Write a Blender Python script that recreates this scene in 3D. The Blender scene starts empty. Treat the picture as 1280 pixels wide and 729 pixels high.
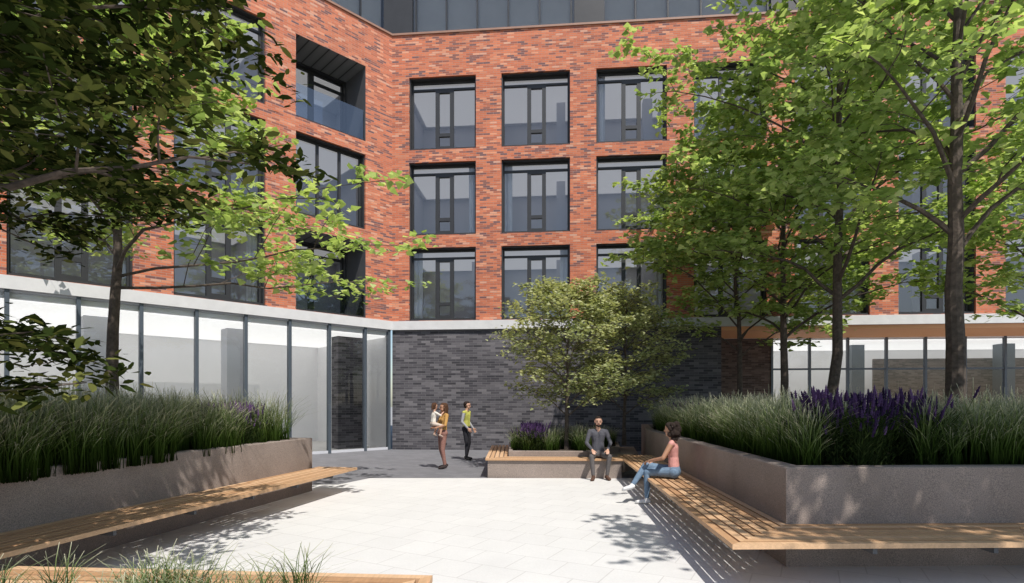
import bpy, math, random
import numpy as np
from mathutils import Vector, Matrix

S = bpy.context.scene
COL = S.collection
R = math.radians

# ------------------------------------------------------------------ helpers
def link(o, parent=None):
    COL.objects.link(o)
    if parent is not None:
        o.parent = parent
    return o

def empty(name, loc=(0, 0, 0)):
    o = bpy.data.objects.new(name, None)
    o.location = loc
    return link(o)

def np_mesh(name, verts, faces_list, mats, midx=None, smooth=False, attr=None):
    me = bpy.data.meshes.new(name)
    verts = np.asarray(verts, dtype=np.float32).reshape(-1, 3)
    me.vertices.add(len(verts))
    me.vertices.foreach_set("co", verts.ravel())
    loops, starts, tot, off = [], [], [], 0
    for f in faces_list:
        f = np.asarray(f, dtype=np.int32)
        if len(f) == 0: continue
        k, n = f.shape
        loops.append(f.ravel())
        starts.append(off + np.arange(k, dtype=np.int32) * n)
        tot.append(np.full(k, n, dtype=np.int32))
        off += k * n
    loops = np.concatenate(loops); starts = np.concatenate(starts)
    me.loops.add(len(loops)); me.loops.foreach_set("vertex_index", loops)
    me.polygons.add(len(starts)); me.polygons.foreach_set("loop_start", starts)
    try: me.polygons.foreach_set("loop_total", np.concatenate(tot))
    except Exception: pass
    for m in mats: me.materials.append(m)
    if midx is not None:
        me.polygons.foreach_set("material_index", np.asarray(midx, dtype=np.int32))
    me.polygons.foreach_set("use_smooth", np.full(len(starts), smooth))
    me.update(calc_edges=True)
    me.validate()
    if attr is not None:
        a = me.attributes.new("t", 'FLOAT', 'POINT')
        a.data.foreach_set("value", np.asarray(attr, dtype=np.float32))
    return me

class MB:
    def __init__(s, mats):
        s.v, s.f, s.m, s.mats = [], [], [], mats
    def quad(s, a, b, c, d, m=0):
        n = len(s.v); s.v += [a, b, c, d]; s.f.append((n, n+1, n+2, n+3)); s.m.append(m)
    def poly(s, pts, m=0):
        n = len(s.v); s.v += list(pts); s.f.append(tuple(range(n, n+len(pts)))); s.m.append(m)
    def box(s, x0, x1, y0, y1, z0, z1, m=0):
        n = len(s.v)
        s.v += [(x0,y0,z0),(x1,y0,z0),(x1,y1,z0),(x0,y1,z0),(x0,y0,z1),(x1,y0,z1),(x1,y1,z1),(x0,y1,z1)]
        for q in ((0,3,2,1),(4,5,6,7),(0,1,5,4),(1,2,6,5),(2,3,7,6),(3,0,4,7)):
            s.f.append(tuple(n+i for i in q)); s.m.append(m)
    def prism(s, pts, z0, z1, m=0):
        k = len(pts)
        s.poly([(p[0],p[1],z1) for p in pts], m)
        s.poly([(p[0],p[1],z0) for p in reversed(pts)], m)
        for i in range(k):
            a, b = pts[i], pts[(i+1) % k]
            s.quad((a[0],a[1],z0),(b[0],b[1],z0),(b[0],b[1],z1),(a[0],a[1],z1), m)
    def obj(s, name, parent=None, loc=(0,0,0), rz=0.0, bevel=0):
        me = bpy.data.meshes.new(name)
        me.from_pydata(s.v, [], s.f)
        for m in s.mats: me.materials.append(m)
        me.polygons.foreach_set("material_index", s.m)
        me.update()
        o = bpy.data.objects.new(name, me)
        o.location = loc; o.rotation_euler = (0, 0, rz)
        link(o, parent)
        return o

# ------------------------------------------------------------------ materials
class NT:
    def __init__(s, name):
        s.m = bpy.data.materials.new(name); s.m.use_nodes = True
        s.t = s.m.node_tree; s.t.nodes.clear()
        s.out = s.n('ShaderNodeOutputMaterial')
    def n(s, typ, **kw):
        nd = s.t.nodes.new(typ)
        for k, v in kw.items(): setattr(nd, k, v)
        return nd
    def l(s, a, b): s.t.links.new(a, b)
    def ramp(s, fac, stops, interp='LINEAR'):
        r = s.n('ShaderNodeValToRGB'); cr = r.color_ramp; cr.interpolation = interp
        while len(cr.elements) > 1: cr.elements.remove(cr.elements[-1])
        cr.elements[0].position = stops[0][0]; cr.elements[0].color = (*stops[0][1], 1)
        for p, c in stops[1:]:
            e = cr.elements.new(p); e.color = (*c, 1)
        s.l(fac, r.inputs[0]); return r.outputs[0]
    def mix(s, fac, a, b, mode='MIX'):
        m = s.n('ShaderNodeMix', data_type='RGBA', blend_type=mode)
        for sock, v in ((m.inputs[0], fac), (m.inputs[6], a), (m.inputs[7], b)):
            if hasattr(v, 'links') or hasattr(v, 'is_linked'): s.l(v, sock)
            elif isinstance(v, (int, float)): sock.default_value = v
            else: sock.default_value = (*v, 1)
        return m.outputs[2]
    def noise(s, vec, scale, detail=3, rough=.5):
        n = s.n('ShaderNodeTexNoise'); n.inputs['Scale'].default_value = scale
        n.inputs['Detail'].default_value = detail; n.inputs['Roughness'].default_value = rough
        if vec is not None: s.l(vec, n.inputs['Vector'])
        return n.outputs[0]
    def principled(s, col, rough=.8, bump=None, bstr=.3, bdist=.01, metal=0, spec=.5):
        p = s.n('ShaderNodeBsdfPrincipled')
        if hasattr(col, 'is_linked'): s.l(col, p.inputs['Base Color'])
        else: p.inputs['Base Color'].default_value = (*col, 1)
        if hasattr(rough, 'is_linked'): s.l(rough, p.inputs['Roughness'])
        else: p.inputs['Roughness'].default_value = rough
        p.inputs['Metallic'].default_value = metal
        p.inputs['Specular IOR Level'].default_value = spec
        if bump is not None and bstr > 0:
            b = s.n('ShaderNodeBump'); b.inputs['Strength'].default_value = bstr
            b.inputs['Distance'].default_value = bdist
            s.l(bump, b.inputs['Height']); s.l(b.outputs[0], p.inputs['Normal'])
        s.l(p.outputs[0], s.out.inputs[0]); return p

def mat_simple(name, col, rough=.7, var=.12, scale=6, metal=0, bump=.1, spec=.5):
    t = NT(name); tc = t.n('ShaderNodeTexCoord')
    nz = t.noise(tc.outputs['Object'], scale, 4, .6)
    a = tuple(c*(1-var) for c in col); b = tuple(min(1, c*(1+var)) for c in col)
    c = t.ramp(nz, [(.3, a), (.7, b)])
    t.principled(c, rough, nz, bump, .01, metal, spec); return t.m

def mat_brick(name, stops, mortar, bw=.25, rh=.068, rough=.85):
    t = NT(name); tc = t.n('ShaderNodeTexCoord'); sp = t.n('ShaderNodeSeparateXYZ')
    t.l(tc.outputs['Object'], sp.inputs[0])
    ad = t.n('ShaderNodeMath', operation='ADD'); t.l(sp.outputs[0], ad.inputs[0]); t.l(sp.outputs[1], ad.inputs[1])
    cb = t.n('ShaderNodeCombineXYZ'); t.l(ad.outputs[0], cb.inputs[0]); t.l(sp.outputs[2], cb.inputs[1])
    b = t.n('ShaderNodeTexBrick'); t.l(cb.outputs[0], b.inputs['Vector'])
    b.offset = .5; b.squash = 1
    b.inputs['Color1'].default_value = (0,0,0,1); b.inputs['Color2'].default_value = (1,1,1,1)
    b.inputs['Mortar'].default_value = (.5,.5,.5,1)
    b.inputs['Scale'].default_value = 1; b.inputs['Brick Width'].default_value = bw
    b.inputs['Row Height'].default_value = rh; b.inputs['Mortar Size'].default_value = .006
    b.inputs['Mortar Smooth'].default_value = .2; b.inputs['Bias'].default_value = 0
    c = t.ramp(b.outputs['Color'], stops)
    big = t.noise(tc.outputs['Object'], .6, 4, .6)
    bigc = t.ramp(big, [(.3, (.82,.82,.84)), (.7, (1.1,1.1,1.1))])
    c = t.mix(.8, c, bigc, 'MULTIPLY')
    fine = t.noise(tc.outputs['Object'], 40, 3, .7)
    c = t.mix(.5, c, t.ramp(fine, [(.3, (.7,.7,.7)), (.7, (1.2,1.2,1.2))]), 'MULTIPLY')
    c = t.mix(b.outputs['Fac'], c, mortar)
    inv = t.n('ShaderNodeMath', operation='SUBTRACT'); inv.inputs[0].default_value = 1; t.l(b.outputs['Fac'], inv.inputs[1])
    t.principled(c, rough, inv.outputs[0], .5, .006); return t.m

M_brick = mat_brick("red_brick", [(0,(.15,.08,.085)),(.13,(.24,.088,.068)),(.24,(.42,.12,.062)),(.42,(.56,.155,.072)),(.62,(.64,.20,.095)),(.80,(.50,.14,.065)),(.93,(.70,.29,.16)),(1,(.62,.34,.24))], (.37,.25,.2))
M_dbrick = mat_brick("dark_brick", [(0,(.035,.033,.04)),(.4,(.075,.07,.08)),(.75,(.115,.108,.118)),(1,(.17,.16,.17))], (.15,.145,.15), .32, .085)
M_bbrick = mat_brick("brown_brick", [(0,(.05,.033,.03)),(.5,(.1,.07,.06)),(1,(.16,.12,.105))], (.12,.1,.09))
M_band = mat_simple("cast_stone_band", (.62,.62,.62), .7, .06, 3)
M_frame = mat_simple("dark_window_frame", (.028,.029,.032), .45, .1, 4)
M_mull = mat_simple("blue_grey_steel", (.085,.105,.13), .4, .08, 4, .2)
M_dark = mat_simple("dark_grey_panel", (.095,.097,.105), .6, .08, 3)
M_int = mat_simple("interior_white", (.86,.86,.87), .9, .02, 1, 0, 0)
M_intg = mat_simple("interior_grey", (.62,.62,.66), .9, .03, 1, 0, 0)
M_col = mat_simple("interior_column", (.52,.53,.57), .9, .03, 1, 0, 0)
M_intfl = mat_simple("interior_floor", (.7,.68,.65), .7, .05, 2, 0, 0)
M_soil = mat_simple("soil", (.05,.035,.025), .95, .4, 20, 0, .8)
M_curt = mat_simple("curtain", (.8,.8,.8), .9, .05, 3, 0, 0)
M_cop = mat_simple("parapet_coping", (.3,.17,.12), .5, .1, 3)
M_pan = mat_simple("penthouse_panel", (.5,.5,.49), .5, .06, 1, 0, 0)

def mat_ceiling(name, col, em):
    # plain ceilings with emission added to brighten the interiors, no real fittings
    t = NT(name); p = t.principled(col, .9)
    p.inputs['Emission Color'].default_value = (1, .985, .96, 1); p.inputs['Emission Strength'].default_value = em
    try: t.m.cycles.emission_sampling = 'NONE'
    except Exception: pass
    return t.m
M_ceilG = mat_ceiling("lobby_ceiling_added_glow", (.8,.8,.8), .78)
M_ceilU = mat_ceiling("room_ceiling_added_glow", (.7,.7,.72), .27)

def mat_glass(name, tint=(.82,.86,.88), base=.07):
    t = NT(name)
    tr = t.n('ShaderNodeBsdfTransparent'); tr.inputs[0].default_value = (*tint, 1)
    gl = t.n('ShaderNodeBsdfGlossy'); gl.inputs['Roughness'].default_value = .01; gl.inputs[0].default_value = (.95,.95,.95,1)
    fr = t.n('ShaderNodeFresnel'); fr.inputs[0].default_value = 1.5
    ad = t.n('ShaderNodeMath', operation='ADD'); ad.use_clamp = True
    t.l(fr.outputs[0], ad.inputs[0]); ad.inputs[1].default_value = base
    mx = t.n('ShaderNodeMixShader'); t.l(ad.outputs[0], mx.inputs[0]); t.l(tr.outputs[0], mx.inputs[1]); t.l(gl.outputs[0], mx.inputs[2])
    t.l(mx.outputs[0], t.out.inputs[0]); return t.m
M_glass = mat_glass("window_glass", (.90,.91,.94), .07)
M_sglass = mat_glass("storefront_glass", (.97,.98,.98), .005)
M_rglass = mat_glass("railing_glass", (.66,.75,.86), .14)
M_pglass = mat_glass("penthouse_glass", (.9,.9,.9), .03)

def mat_wood():
    t = NT("bench_wood"); g = t.n('ShaderNodeNewGeometry'); tc = t.n('ShaderNodeTexCoord')
    mp = t.n('ShaderNodeMapping'); mp.inputs['Scale'].default_value = (12, 1.5, 12); t.l(tc.outputs['Object'], mp.inputs[0])
    nz = t.noise(mp.outputs[0], 3, 5, .65)
    c = t.ramp(g.outputs['Random Per Island'], [(0,(.42,.23,.115)),(.5,(.56,.34,.185)),(1,(.68,.45,.27))])
    c = t.mix(.7, c, t.ramp(nz, [(.3,(.72,.72,.72)),(.7,(1.1,1.1,1.1))]), 'MULTIPLY')
    t.principled(c, .6, nz, .2, .005); return t.m
M_wood = mat_wood()

def mat_soffit():
    t = NT("wood_soffit"); tc = t.n('ShaderNodeTexCoord'); w = t.n('ShaderNodeTexWave')
    w.bands_direction = 'Y'; w.inputs['Scale'].default_value = 2.5; t.l(tc.outputs['Object'], w.inputs['Vector'])
    c = t.ramp(w.outputs[0], [(0,(.3,.12,.05)),(.12,(.8,.38,.18)),(1,(.86,.43,.21))])
    t.principled(c, .6); return t.m
M_soffit = mat_soffit()

def mat_stripe():
    t = NT("dark_soffit_boards"); tc = t.n('ShaderNodeTexCoord'); w = t.n('ShaderNodeTexWave')
    w.bands_direction = 'X'; w.inputs['Scale'].default_value = .9; t.l(tc.outputs['Object'], w.inputs['Vector'])
    c = t.ramp(w.outputs[0], [(0,(.03,.03,.032)),(.08,(.19,.192,.2)),(1,(.22,.222,.23))])
    t.principled(c, .6); return t.m
M_stripe = mat_stripe()

def mat_concrete():
    t = NT("speckled_concrete"); tc = t.n('ShaderNodeTexCoord')
    a = t.noise(tc.outputs['Object'], 1.2, 5, .6); b = t.noise(tc.outputs['Object'], 110, 2, .7)
    c = t.ramp(a, [(.3,(.215,.175,.153)),(.7,(.295,.245,.218))])
    c = t.mix(.8, c, t.ramp(b, [(.35,(.55,.55,.55)),(.5,(1,1,1)),(.66,(1.5,1.45,1.4))]), 'MULTIPLY')
    t.principled(c, .85, b, .25, .004); return t.m
M_conc = mat_concrete()

def mat_pavers(name, c0, c1, mort, bw, rh, ms=.006, rot=28, rough=.8):
    t = NT(name); tc = t.n('ShaderNodeTexCoord')
    mp = t.n('ShaderNodeMapping'); mp.inputs['Rotation'].default_value = (0,0,R(rot)); t.l(tc.outputs['Object'], mp.inputs[0])
    b = t.n('ShaderNodeTexBrick'); t.l(mp.outputs[0], b.inputs['Vector'])
    b.inputs['Color1'].default_value = (*c0,1); b.inputs['Color2'].default_value = (*c1,1); b.inputs['Mortar'].default_value = (*mort,1)
    b.inputs['Scale'].default_value = 1; b.inputs['Brick Width'].default_value = bw; b.inputs['Row Height'].default_value = rh
    b.inputs['Mortar Size'].default_value = ms; b.inputs['Mortar Smooth'].default_value = .3
    n = t.noise(tc.outputs['Object'], 1.5, 6, .65)
    n2 = t.noise(tc.outputs['Object'], 60, 3, .65)
    c = t.mix(.8, b.outputs['Color'], t.ramp(n, [(.3,(.93,.93,.93)),(.7,(1.03,1.03,1.03))]), 'MULTIPLY')
    c = t.mix(.6, c, t.ramp(n2, [(.3,(.9,.9,.9)),(.7,(1.05,1.05,1.05))]), 'MULTIPLY')
    t.principled(c, rough, n2, .1, .004); return t.m
M_pave = mat_pavers("light_pavers", (.625,.62,.612), (.65,.645,.635), (.52,.51,.50), .5, .5, .007)
M_dpave = mat_pavers("dark_pavers", (.15,.152,.165), (.185,.185,.2), (.1,.1,.11), .4, .2)
M_ground = mat_simple("ground_concrete", (.3,.3,.3), .9, .1, .3)

def mat_leaf(name, c0, c1, c2, trans=.35, lo=(.7,.76,.7)):
    t = NT(name); g = t.n('ShaderNodeNewGeometry'); tc = t.n('ShaderNodeTexCoord')
    c = t.ramp(g.outputs['Random Per Island'], [(0,c0),(.55,c1),(1,c2)])
    nz = t.noise(tc.outputs['Object'], .9, 2, .6)
    c = t.mix(.8, c, t.ramp(nz, [(.35,lo),(.65,(1.15,1.1,1.0))]), 'MULTIPLY')
    p = t.n('ShaderNodeBsdfDiffuse'); t.l(c, p.inputs[0])
    tr = t.n('ShaderNodeBsdfTranslucent')
    c2_ = t.mix(1.0, c, (1.3,1.3,.75), 'MULTIPLY'); t.l(c2_, tr.inputs[0])
    mx = t.n('ShaderNodeMixShader'); mx.inputs[0].default_value = trans
    t.l(p.outputs[0], mx.inputs[1]); t.l(tr.outputs[0], mx.inputs[2]); t.l(mx.outputs[0], t.out.inputs[0]); return t.m
M_leafR = mat_leaf("maple_leaves", (.25,.35,.12), (.40,.52,.2), (.58,.67,.34), .5)
M_leafC = mat_leaf("serviceberry_leaves", (.25,.28,.14), (.42,.45,.25), (.58,.59,.38), .4)
M_leafD = mat_leaf("shade_toned_leaves", (.018,.028,.008), (.04,.058,.016), (.16,.17,.055), .15)  # shade on the near left tree is put into the leaf colour
M_lavleaf = mat_leaf("lavender_foliage", (.02,.035,.012), (.04,.065,.022), (.08,.11,.045), .3)
M_lav = mat_leaf("lavender_flowers", (.035,.02,.06), (.08,.045,.13), (.17,.1,.24), .25)
M_bark = mat_simple("bark", (.085,.065,.052), .95, .45, 14, 0, .9)

def mat_grass():
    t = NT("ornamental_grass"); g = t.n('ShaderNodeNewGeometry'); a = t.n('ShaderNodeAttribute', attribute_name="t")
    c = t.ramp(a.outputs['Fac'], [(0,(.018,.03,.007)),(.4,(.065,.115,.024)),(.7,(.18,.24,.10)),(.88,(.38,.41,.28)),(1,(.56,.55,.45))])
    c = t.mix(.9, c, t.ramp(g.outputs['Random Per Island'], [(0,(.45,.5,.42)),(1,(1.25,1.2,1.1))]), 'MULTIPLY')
    p = t.n('ShaderNodeBsdfDiffuse'); t.l(c, p.inputs[0])
    tr = t.n('ShaderNodeBsdfTranslucent'); t.l(c, tr.inputs[0])
    mx = t.n('ShaderNodeMixShader'); mx.inputs[0].default_value = .3
    t.l(p.outputs[0], mx.inputs[1]); t.l(tr.outputs[0], mx.inputs[2]); t.l(mx.outputs[0], t.out.inputs[0]); return t.m
M_grass = mat_grass()

# ------------------------------------------------------------------ world, sun, camera
sd = Vector((.30, -.60, 1.0)).normalized()
w = bpy.data.worlds.new("World"); S.world = w; w.use_nodes = True
nt = w.node_tree; bg = nt.nodes['Background']
sky = nt.nodes.new('ShaderNodeTexSky'); sky.sky_type = 'NISHITA'; sky.sun_disc = False
sky.sun_elevation = math.asin(sd.z); sky.sun_rotation = math.atan2(sd.x, sd.y)
nt.links.new(sky.outputs[0], bg.inputs[0]); bg.inputs[1].default_value = .135
sun = bpy.data.lights.new("sun", 'SUN'); sun.energy = 5.0; sun.angle = R(.5); sun.color = (1, .95, .88)
so = bpy.data.objects.new("sun", sun); so.rotation_euler = (-sd).to_track_quat('-Z', 'Y').to_euler(); so.location = (10,-12,20); link(so)
cam = bpy.data.cameras.new("camera"); co = bpy.data.objects.new("camera", cam); link(co)
cam.sensor_width = 36; cam.lens = 36*700/1280; cam.shift_y = (505-364.5)/1280
cam.clip_end = 1000; cam.clip_start = .05
co.location = (0, 0, 1.68); co.rotation_euler = (R(90), 0, 0); S.camera = co
S.view_settings.view_transform = 'Standard'; S.view_settings.look = 'None'; S.view_settings.exposure = 0

# ------------------------------------------------------------------ ground
g = MB([M_ground]); g.quad((-300,-300,0),(300,-300,0),(300,300,0),(-300,300,0)); g.obj("ground")
g = MB([M_dpave]); g.quad((-30,-2,.004),(30,-2,.004),(30,30,.004),(-30,30,.004)); g.obj("dark_pavement")
g = MB([M_pave]); g.poly([(-14,-14,.008),(14,-14,.008),(14,12.62,.008),(-3.2,12.62,.008),(-3.6,11.6,.008),(-14,11.6,.008)]); g.obj("courtyard_pavement")

# ------------------------------------------------------------------ building
bld = empty("brick_apartment_building", (-4.41, 20.6, 0))
AF = math.atan2(-.087, 1); AL = math.atan2(.702, .712)
ZB = [4.73 + 3.125*r for r in range(3)]; WH = 2.66; ROOF = 15.2

def facade(mb, x0, x1, z0, z1, ops):
    xs = sorted({x0, x1} | {o[0] for o in ops} | {o[1] for o in ops})
    zs = sorted({z0, z1} | {o[2] for o in ops} | {o[3] for o in ops})
    for i in range(len(xs)-1):
        for j in range(len(zs)-1):
            cx = (xs[i]+xs[i+1])/2; cz = (zs[j]+zs[j+1])/2
            if any(o[0] < cx < o[1] and o[2] < cz < o[3] for o in ops): continue
            mb.quad((xs[i],0,zs[j]),(xs[i+1],0,zs[j]),(xs[i+1],0,zs[j+1]),(xs[i],0,zs[j+1]), 0)
    for xa, xb, za, zb, d, m, ms in ops:
        mb.quad((xa,0,za),(xa,d,za),(xa,d,zb),(xa,0,zb), m)
        mb.quad((xb,0,za),(xb,0,zb),(xb,d,zb),(xb,d,za), m)
        mb.quad((xa,0,zb),(xa,d,zb),(xb,d,zb),(xb,0,zb), ms)
        mb.quad((xa,0,za),(xb,0,za),(xb,d,za),(xa,d,za), m)

def window(fr, gl, xa, xb, za, zb, y, mirror=False, kind=0):
    W = xb-xa; t = .085
    def vx(a, b):
        return (xb-b, xb-a) if mirror else (xa+a, xa+b)
    def B(a, b, z0, z1, y0=0., y1=.1):
        p = vx(a, b); fr.box(p[0], p[1], y+y0, y+y1, z0, z1)
    B(0, t, za, zb); B(W-t, W, za, zb); B(t, W-t, zb-.09, zb); B(t, W-t, za, za+.12, -.02, .1)
    fr.box(xa+.002, xa+.04, y-.2, y-.001, za+.002, zb-.002); fr.box(xb-.04, xb-.002, y-.2, y-.001, za+.002, zb-.002)
    fr.box(xa+.04, xb-.04, y-.2, y-.001, zb-.04, zb-.002); fr.box(xa+.04, xb-.04, y-.24, y-.021, za+.002, za+.06)
    if kind == 0:
        B(t, W-t, zb-.36, zb-.29)
        B(.92, 1.06, za+.12, zb-.36, -.015, .09); B(1.46, 1.60, za+.12, zb-.36, -.015, .09)
        B(1.06, 1.46, za+.58, za+.70, -.015, .09); B(1.06, 1.46, zb-.46, zb-.361, -.015, .09)
        B(1.06, 1.46, za+.12, za+.22, -.015, .09)
    elif kind == 1:
        B(.8, .88, za+.12, zb-.09); B(1.6, 1.68, za+.12, zb-.09); B(.88, 1.6, za+.8, za+.88)
    else:
        B(W*.5-.1, W*.5+.1, za+.12, zb-.09); B(t, W*.5-.1, zb-.42, zb-.34)
    gl.quad((xa+t,y+.05,za+.1),(xb-t,y+.05,za+.1),(xb-t,y+.05,zb-.05),(xa+t,y+.05,zb-.05))

def curtain(mb, x0, x1, y, z0, z1, ph=0):
    n = int((x1-x0)/.035); pts = [(x0+(x1-x0)*i/n, y+.04*math.sin(i*1.25+ph)) for i in range(n+1)]
    for a, b in zip(pts[:-1], pts[1:]):
        mb.quad((a[0],a[1],z0),(b[0],b[1],z0),(b[0],b[1],z1),(a[0],a[1],z1), 1)

def build_wing(tag, ang, bays, x0, x1, balc, mirror, xe):
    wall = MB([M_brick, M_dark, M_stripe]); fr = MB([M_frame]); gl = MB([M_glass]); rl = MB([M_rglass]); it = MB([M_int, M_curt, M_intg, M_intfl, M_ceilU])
    rng = random.Random(5 if mirror else 9)
    ops = []
    for bi, (a, b) in enumerate(bays):
        for r in range(3):
            za, zb = ZB[r], ZB[r]+WH
            if (bi, r) in balc:
                ops.append((a, b, za, zb, 1.7, 1, 2))
                window(fr, gl, a+.001, b-.001, za+.02, zb-.001, 1.6, mirror, 2)
                rl.quad((a,.08,za+.04),(b,.08,za+.04),(b,.08,za+1.12),(a,.08,za+1.12))
                fr.box(a+.001, b-.001, .05, .11, za+.003, za+.06)
            else:
                ops.append((a, b, za, zb, .42, 0, 0))
                window(fr, gl, a+.001, b-.001, za+.003, zb-.001, .28, mirror, 1 if (mirror and bi == 0) else 0)
                if rng.random() < .55:
                    if rng.random() < .5: curtain(it, a-.1, a+.35, .6, za, zb+.04, bi)
                    else: curtain(it, b-.35, b+.1, .6, za, zb+.04, bi)
            y0 = (1.72 if (bi, r) in balc else .44)
            it.box(a-.3, b+.3, y0, 3.8, za-.025, za+.015, 3)
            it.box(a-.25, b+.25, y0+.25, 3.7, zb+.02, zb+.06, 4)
            # simple furniture silhouettes: a low cabinet and a column
            if rng.random() < .6: it.box(b-.5, b-.15, 2.2, 2.6, za+.016, zb+.019, 2)
            if rng.random() < .5: it.box(a+.3, a+1.3, 2.6, 3.1, za+.016, za+.8, 0)
    facade(wall, x0, x1, 4.71, ROOF, ops)
    loc = (0,0,0)
    wall.obj(tag+"_brick_wall", bld, loc, ang); fr.obj(tag+"_window_frames", bld, loc, ang)
    gl.obj(tag+"_window_glass", bld, loc, ang)
    if rl.f: rl.obj(tag+"_balcony_railing", bld, loc, ang)
    for r in range(4):
        z1 = ZB[0]+3.125*r-.03
        it.box(x0+.05, x1-.05, .44, 4.2, z1-.36, z1, 0)
    it.box(x0+.05, x1-.05, 4.0, 4.15, 4.7, 14, 2)
    it.box(xe-.08, xe+.08, .45, 4.0, 4.7, 14, 2)
    cs = sorted((a+b)/2 for a, b in bays)
    for i in range(len(cs)-1):
        m = (cs[i]+cs[i+1])/2
        it.box(m-.07, m+.07, .45, 4.0, 4.7, 14, 2)
    it.obj(tag+"_interior", bld, loc, ang)

fb = [(.64+3.4*k, .64+3.4*k+2.47) for k in range(8)]
build_wing("front", AF, fb, 0, 29, set(), False, .1)
lb = [(-(1.09+3.47*k)-2.51, -(1.09+3.47*k)) for k in range(7)]
build_wing("side", AL, lb, -26, 0, {(0,0),(0,2),(3,1)}, True, -.1)

b = MB([M_band]); b.box(0.0, 29, -.07, .40, 4.39, 4.71); b.obj("front_stone_band", bld, (0,0,0), AF)
b = MB([M_band]); b.box(-26, -.0, -.07, .40, 4.392, 4.712); b.obj("side_stone_band", bld, (0,0,0), AL)
b = MB([M_cop]); b.box(-.1, 29, -.05, .4, ROOF, ROOF+.07); b.obj("front_coping", bld, (0,0,0), AF)
b = MB([M_cop]); b.box(-26, .1, -.05, .4, ROOF+.003, ROOF+.073); b.obj("side_coping", bld, (0,0,0), AL)
b = MB([M_dark]); b.box(-6, 29, .4, 14, 14.9, 15.08); b.obj("front_roof", bld, (0,0,0), AF)
b = MB([M_dark]); b.box(-26, 2, .4, 14, 14.92, 15.1); b.obj("side_roof", bld, (0,0,0), AL)

def penthouse(tag, ang, x0, x1, piers):
    p = MB([M_frame, M_pglass, M_intg, M_pan]); Y = 1.6
    for a, c in piers: p.box(a, c, Y-.08, Y+.3, 15.12, 19, 0)
    x = x0
    while x < x1:
        p.box(x-.025, x+.025, Y-.03, Y+.05, 15.15, 18.8, 0); x += 1.22
    p.quad((x0,Y,15.15),(x1,Y,15.15),(x1,Y,18.8),(x0,Y,18.8),1)
    p.box(x0, x1, Y-.02, Y+8, 18.8, 19.1, 2)
    p.box(x0, x1, Y+.12, Y+.3, 15.15, 18.79, 3)
    p.obj(tag+"_penthouse", bld, (0,0,0), ang)
penthouse("front", AF, -.74, 29, [(-.9,.35),(6.7,7.85),(14.0,15.2),(21,22.2)])
penthouse("side", AL, -26, .74, [(-7.2,-6),(-14.5,-13.3)])

UD = 11.78; RY = 2.6
b = MB([M_dbrick, M_bbrick, M_soffit, M_int, M_intfl, M_mull, M_intg, M_ceilG])
b.box(0.0, UD, .03, .4, 0, 4.39, 0)
b.box(UD-.3, UD, .401, RY+.3, 0, 4.385, 0)
b.box(UD+.002, 14.4, RY, RY+.3, 0, 4.24, 1)
b.box(UD+.003, 29, .03, RY, 4.25, 4.386, 2)
b.box(14.4, 29, RY+.001, 9, 4.2, 4.38, 3)
b.box(14.5, 29, RY+.4, 6.9, 4.14, 4.19, 7)
b.box(14.4, 29, 7.0, 7.2, .05, 4.2, 3)
b.box(14.4, 29, RY+.001, 9, .012, .05, 4)
b.box(14.25, 14.45, RY+.3, 7.0, .05, 4.2, 3)
for xx in (18.2, 24): b.box(xx, xx+.5, RY+1.6, RY+2.1, .05, 4.13, 5)
b.box(19.5, 29, RY+2.4, RY+2.55, .05, 3.6, 1)
x = 14.42
while x < 29:
    b.box(x-.04, x+.04, RY-.04, RY+.08, 0.05, 4.249, 5); x += 1.42
b.box(14.46, 29, RY-.02, RY+.06, 3.0, 3.07, 5)
b.box(14.46, 29, RY-.02, RY+.06, .05, .14, 5)
b.obj("front_ground_floor", bld, (0,0,0), AF)
b = MB([M_sglass]); b.quad((14.46,RY+.02,.1),(29,RY+.02,.1),(29,RY+.02,4.2),(14.46,RY+.02,4.2)); b.obj("front_storefront_glass", bld, (0,0,0), AF)
g = MB([M_pave]); g.quad((UD, .5, .012),(29, .5, .012),(29, RY-.05, .012),(UD, RY-.05, .012)); g.obj("terrace_paving", bld, (0,0,0), AF)

b = MB([M_mull, M_int, M_intfl, M_dbrick, M_col, M_ceilG])
ms = [1.09+1.349*k for k in range(-1, 18)]
for t in ms:
    if t < .1: t = .12
    b.box(-t-.045, -t+.045, -.02, .14, .01, 4.39, 0)
b.box(-26, -.05, .03, .1, .01, .1, 4)
b.box(-26, -.05, .03, .1, 4.33, 4.388, 4)
b.box(-26, .0, .12, 8, 4.2, 4.38, 1)
b.box(-25.9, -.1, .3, 5.7, 4.14, 4.19, 5)
b.box(-26, .0, 5.8, 6.0, .05, 4.2, 1)
b.box(-26, .0, .12, 8, .012, .05, 2)
b.box(-.12, .0, .14, 5.8, .05, 4.2, 1)
b.box(-1.62, -.6, 1.0, 1.5, .05, 4.13, 3)
for t in (4.9, 8.6, 12.6, 16.4, 20): b.box(-t-.3, -t+.3, 1.5, 2.1, .05, 4.13, 4)
b.box(-26, -3.4, 3.6, 3.75, .05, 2.4, 1)
b.obj("side_ground_floor", bld, (0,0,0), AL)
b = MB([M_sglass]); b.quad((-26,.07,.1),(-.05,.07,.1),(-.05,.07,4.34),(-26,.07,4.34)); b.obj("side_storefront_glass", bld, (0,0,0), AL)

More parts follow.
